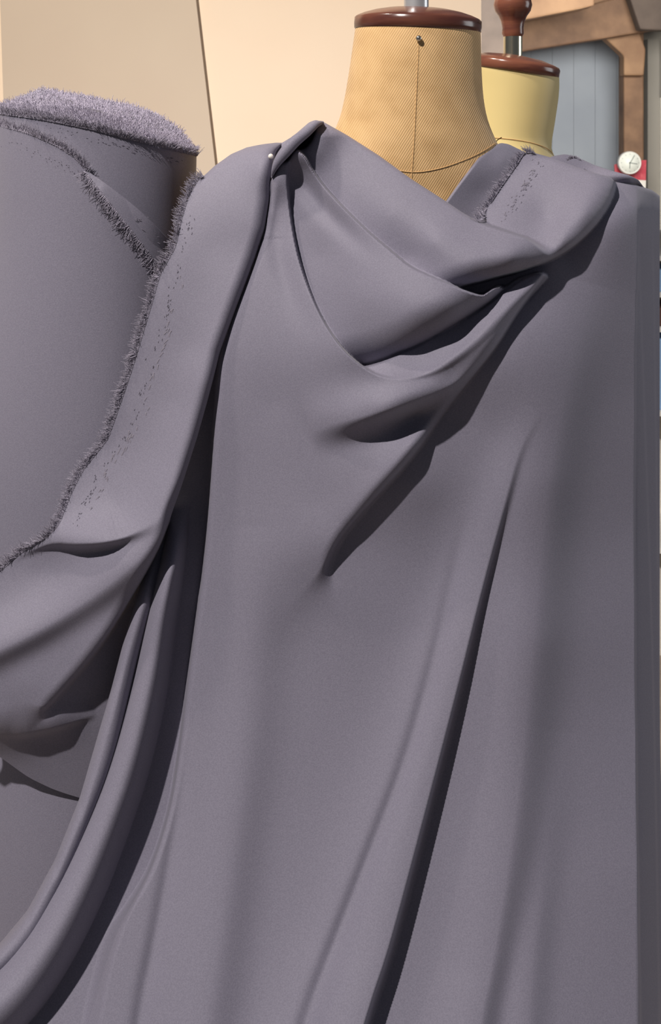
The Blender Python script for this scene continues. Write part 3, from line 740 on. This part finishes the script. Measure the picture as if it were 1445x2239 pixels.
# ---- collar piece behind the neckline and the cloth over the far shoulder
def patch(name, xs, top, bot, pts, n=60, roll_px=10, roll_d=0.006):
    c = np.linspace(xs[0], xs[1], 120); T = np.array(top, float); B = np.array(bot, float)
    a = np.interp(c, T[:, 0], T[:, 1]); k = np.exp(-(np.arange(-6, 7) / 2.5) ** 2); k /= k.sum()
    a = np.convolve(np.pad(a, 6, mode='edge'), k, mode='valid')
    b = np.interp(c, B[:, 0], B[:, 1]); t = np.linspace(0, 1, n)[:, None] ** 1.3
    px = np.repeat(c[None], n, 0); py = a[None] + t * (b - a)[None]
    D = tps(px, py, pts) / 1000 + roll(py - a[None], roll_px, roll_d)
    return grid_mesh(name, at_np(px, py, D), M_cloth, drape)
patch('collar_back', (960, 1215), [(960, 456), (975, 440), (1000, 405), (1045, 345), (1070, 324), (1094, 312), (1112, 315), (1150, 334), (1215, 350)], [(960, 470), (1000, 500), (1060, 545), (1215, 560)],
      [(975, 440, 1064), (1045, 345, 1092), (1094, 312, 1128), (1150, 334, 1136), (1215, 350, 1140), (1046, 484, 1074), (1060, 420, 1088), (1110, 390, 1100), (1100, 350, 1106), (1100, 500, 1070), (1000, 470, 1066), (1215, 560, 1080), (1070, 345, 1100)])
patch('shoulder_cover', (1190, 1409), [(1190, 352), (1205, 342), (1235, 337), (1258, 342), (1300, 361), (1340, 374), (1375, 383), (1396, 393), (1409, 412)], [(1190, 420), (1409, 470)],
      [(1190, 352, 1130), (1300, 361, 1132), (1409, 412, 1140), (1300, 400, 1112), (1380, 398, 1120), (1395, 412, 1150), (1190, 420, 1110), (1409, 470, 1150), (1300, 450, 1125)], roll_px=14)
edge_fringe('frayed_edge', [(x_, y_, main_D(x_ + 2, y_ + 3)) for x_, y_ in [(1046, 484), (1062, 460), (1078, 436), (1095, 410), (1112, 386), (1130, 360), (1146, 337), (1160, 333), (1172, 337)]], [(-.85, -.5), (-.85, -.5), (-.85, -.5), (-.6, -.8)], 16, 3.0, M_fray, drape, 0.003, 0.3)
edge_fringe('frayed_edge', [(1240, 352, 1.118), (1250, 347, 1.118), (1262, 347, 1.118), (1272, 352, 1.12)], (-.4, -.9), 7, 3.0, M_fray, drape, 0.002, 0.3)

# ---- stitch marks along the selvages
def marks(name, pts, depth, n, spread, ang, size, mat_, parent, lift=0.0004):
    L = spline(pts, 5); vs, fs = [], []
    for i in range(n):
        u = rng.uniform(0, len(L) - 1.001); k = int(u); p = L[k] + (u - k) * (L[k + 1] - L[k])
        x_, y_ = p[0] + rng.normal(0, spread), p[1] + rng.normal(0, spread * .5)
        D = depth(x_, y_) - lift; a = ang + rng.normal(0, .25)
        l, w = size * rng.uniform(.6, 1.4), size * .22
        dx, dy = math.cos(a) * l, math.sin(a) * l; ex, ey = -math.sin(a) * w, math.cos(a) * w
        b0 = len(vs)
        for sx_, sy_ in ((-1, -1), (1, -1), (1, 1), (-1, 1)):
            vs.append(at(x_ + sx_ * dx + sy_ * ex, y_ + sx_ * dy + sy_ * ey, D))
        vs.append(at(x_, y_, D - 0.0003))
        for j in range(4): fs.append((b0 + j, b0 + (j + 1) % 4, b0 + 4))
    o = pyd(name, vs, fs, mat_, parent); tag(o, kind='stuff'); return o
marks('stitch_marks', [(420, 470), (392, 580), (350, 740), (310, 870), (285, 940), (235, 1010), (190, 1090), (165, 1150)], side_D, 110, 5, math.radians(108), 2.4, M_stitch, drape)
marks('stitch_marks', [(400, 600), (345, 800), (300, 930), (245, 1020), (190, 1120)], side_D, 50, 6, math.radians(108), 5, M_stitch_pale, drape)
marks('stitch_marks', [(1175, 352), (1150, 400), (1118, 450), (1090, 485)], main_D, 50, 5, math.radians(-58), 3.2, M_stitch_pale, drape)
marks('stitch_marks', [(1180, 362), (1155, 405), (1120, 460)], main_D, 30, 5, math.radians(-58), 2.6, M_stitch, drape)

# pearl-headed pin at the shoulder
pp = at(592, 342, side_D(590, 344) - 0.003)
pin2 = empty('pearl_pin', pp, 'pearl-headed dressmaker pin fixing the drape at the shoulder', 'pin')
lathe('pin_head', [(.0004, -.0025), (.0015, -.002), (.0022, -.0011), (.0025, 0), (.0022, .0011), (.0015, .002), (.0004, .0025)], pp, M_pearl, pin2, 20)
tube('pin_shaft', [pp, pp + Vector((0.001, .012, -.003))], .0004, M_metal, pin2, 6)

# ------------------------------------------------------------------ fabric bolt
bolt = empty('fabric_bolt', (at(210, 0, 1.17).x, 1.17, 0), 'thick upright bolt of lavender-grey fabric with frayed top at the left', 'fabric bolt')
FR = np.array([(-10, 233), (0, 236), (100, 250), (200, 270), (300, 296), (380, 315), (430, 328)], float)
BK = np.array([(-10, 233), (20, 222), (60, 205), (90, 194), (200, 212), (300, 235), (340, 247), (390, 280), (430, 328)], float)
BCX, BRX, BDC, BRD = 210.0, 220.0, 1.166, 0.098
def bolt_pt(th, s=1.0, off=0.0):
    c, s_ = math.cos(th), math.sin(th)
    p = 2.1
    ux = math.copysign(abs(c) ** (2 / p), c); uy = math.copysign(abs(s_) ** (2 / p), s_)
    px = BCX + (BRX + off * 2300) * ux; D = BDC - (BRD + off) * uy
    f, b = np.interp(px, FR[:, 0], FR[:, 1]), np.interp(px, BK[:, 0], BK[:, 1])
    py = f if s_ > 0 else b
    mid = (np.interp(BCX, FR[:, 0], FR[:, 1]) + np.interp(BCX, BK[:, 0], BK[:, 1])) / 2
    if s != 1.0:
        c0 = (BCX, mid, BDC)
        px, py, D = c0[0] + (px - c0[0]) * s, c0[1] + (py - c0[1]) * s, c0[2] + (D - c0[2]) * s
    return px, py, D
NB = 120
rim = [at(*bolt_pt(2 * math.pi * i / NB)) for i in range(NB)]
vs, fs = list(rim), []
nz = 11
for k in range(1, nz + 1):
    for p in rim:
        z = p.z - 0.002 if k == 1 else p.z * (1 - (k - 1) / (nz - 1))
        vs.append(Vector((p.x - 0.018 * (p.z - z), p.y, z)))
for k in range(nz):
    for i in range(NB):
        j = (i + 1) % NB
        fs.append((k * NB + j, k * NB + i, (k + 1) * NB + i, (k + 1) * NB + j))
fs.append(tuple(nz * NB + i for i in range(NB - 1, -1, -1)))
c0 = len(vs)
mid_ = sum((Vector(p) for p in rim), Vector()) / NB
for s_ in (1.0, 0.93, 0.0):
    for p in rim: vs.append(mid_ + (p - mid_) * s_ - Vector((0, 0, 0.0 if s_ == 1.0 else 0.003)))
for k in range(2):
    for i in range(NB):
        j = (i + 1) % NB
        fs.append((c0 + k * NB + i, c0 + k * NB + j, c0 + (k + 1) * NB + j, c0 + (k + 1) * NB + i))
pyd('rolled_fabric', vs, fs, M_cloth, bolt)
# frayed ends of every wound layer on the top
R0, DR, LN = [], [], []
for s in np.linspace(0.16, 1.0, 22):
    n = int(620 * s) + 60
    for th in rng.uniform(0, 2 * math.pi, n):
        px_, py_, D_ = bolt_pt(th, min(s * (1 + rng.normal(0, .008)), 1.005))
        p = at(px_, py_ + 1, D_)
        c, s_ = math.cos(th), math.sin(th)
        wv = 0.6 * math.sin(th * 9 + s * 20)
        R0.append(p); DR.append((c * .5 + rng.normal(0, .3), -s_ * .5 + rng.normal(0, .3), 1.0 + 0.2 * wv)); LN.append(0.0032 * rng.uniform(.6, 1.3) * (1 + .35 * wv))
threads('frayed_top', np.array(R0), np.array(DR), np.array(LN), M_fray_top, bolt, 0.00045, 0.4)
# fringe of the outermost turn
fr = [(px_, py_, D_) for px_, py_, D_ in [bolt_pt(t, 1.0, 0.001) for t in np.linspace(math.radians(175), math.radians(4), 60)]]
edge_fringe('frayed_edge', [(a, b + 13, c) for a, b, c in fr], (0.05, -1), 17, 3.4, M_fray, bolt, 0.004, 0.3)

# loose outer layer with its turned-over corner
TOPL = np.array([(-30, 268), (0, 277), (40, 286), (90, 303), (130, 322), (165, 347), (195, 377), (240, 408), (300, 455), (345, 498), (388, 545), (410, 600), (440, 680)], float)
def loose_D(px, py):
    u = np.clip((px - BCX) / (BRX + 12), -1, 1)
    return BDC - (BRD + 0.005) * (1 - np.abs(u) ** 2.1) ** (1 / 2.1)
nth = 150
th = np.linspace(math.pi, 0.0, nth)
ux = np.sign(np.cos(th)) * np.abs(np.cos(th)) ** 0.95
pxl = BCX + (BRX + 12) * ux
ytl = np.interp(pxl, TOPL[:, 0], TOPL[:, 1])
rowsl = np.concatenate([np.linspace(0, .6, 120), np.linspace(.62, 1, 20)])
PXl = np.repeat(pxl[None], len(rowsl), 0); PYl = ytl[None] + rowsl[:, None] * (3350 - ytl[None])
Dl = loose_D(PXl, PYl)
Dl = Dl + 0.003 * np.clip(1 - (PYl - ytl[None]) / 40, 0, 1) * 0
PXs = np.where(PXl < BCX, BCX + (PXl - BCX) * (1 + 0.28 * sstep(450, 1100, PYl)), PXl - (PYl - 300) * 0.006)
Dl = Dl - 0.008 * np.exp(-((PXl - 330) / 60) ** 2 - ((PYl - ytl[None]) / 70) ** 2)
grid_mesh('loose_layer', at_np(PXs, PYl, Dl), M_cloth, bolt)
edge_fringe('frayed_edge', [(a, b, float(loose_D(a, b)) - .0005) for a, b in ((-8, 274), (20, 281), (60, 292), (95, 306), (130, 323), (165, 347), (190, 376))], (0.12, -1), 17, 3.2, M_fray, bolt, 0.003, 0.3)
# turned-over corner
flp = []
n1_, n2_ = 40, 12
fold = spline([(190, 373), (240, 408), (300, 455), (345, 498), (390, 547)], 3); cut = spline([(186, 374), (215, 412), (255, 462), (300, 520), (335, 566), (358, 598)], 3)
for i in range(n1_):
    a = fold[int(i / (n1_ - 1) * (len(fold) - 1))]; b = cut[int(i / (n1_ - 1) * (len(cut) - 1))]
    row = []
    for j in range(n2_):
        t = j / (n2_ - 1); x_, y_ = a[0] + (b[0] - a[0]) * t, a[1] + (b[1] - a[1]) * t
        lift = (0.003 + 0.003 * t) * min(1, i / 8)
        row.append(np.array(at(x_ - .0, y_, float(loose_D(x_, y_)) - lift - .0002)))
    flp.append(row)
grid_mesh('turned_corner', np.array(flp), M_cloth, bolt)
edge_fringe('frayed_edge', [(a, b, float(loose_D(a, b)) - .006) for a, b in cut[::6]], (-.8, .62), 20, 3.0, M_fray, bolt, 0.003, 0.35)
def bD(x_, y_):
    u = min(1, abs((x_ - BCX) / BRX)); return BDC - BRD * (1 - u ** 2.1) ** (1 / 2.1)
lD = lambda x_, y_: float(loose_D(x_, y_))
marks('perforations', [(40, 262), (110, 280), (180, 300), (250, 325)], bD, 22, 9, .3, 1.8, M_stitch, bolt)
marks('perforations', [(200, 300), (280, 322), (340, 340), (390, 355)], bD, 50, 6, .3, 2.2, M_stitch, bolt)
marks('perforations', [(20, 312), (80, 335), (130, 360), (170, 382)], lD, 40, 9, .4, 2.2, M_stitch, bolt)
marks('perforations', [(300, 475), (325, 500), (350, 530)], lambda x_, y_: lD(x_, y_) - .006, 16, 7, .3, 2.4, M_stitch, bolt)
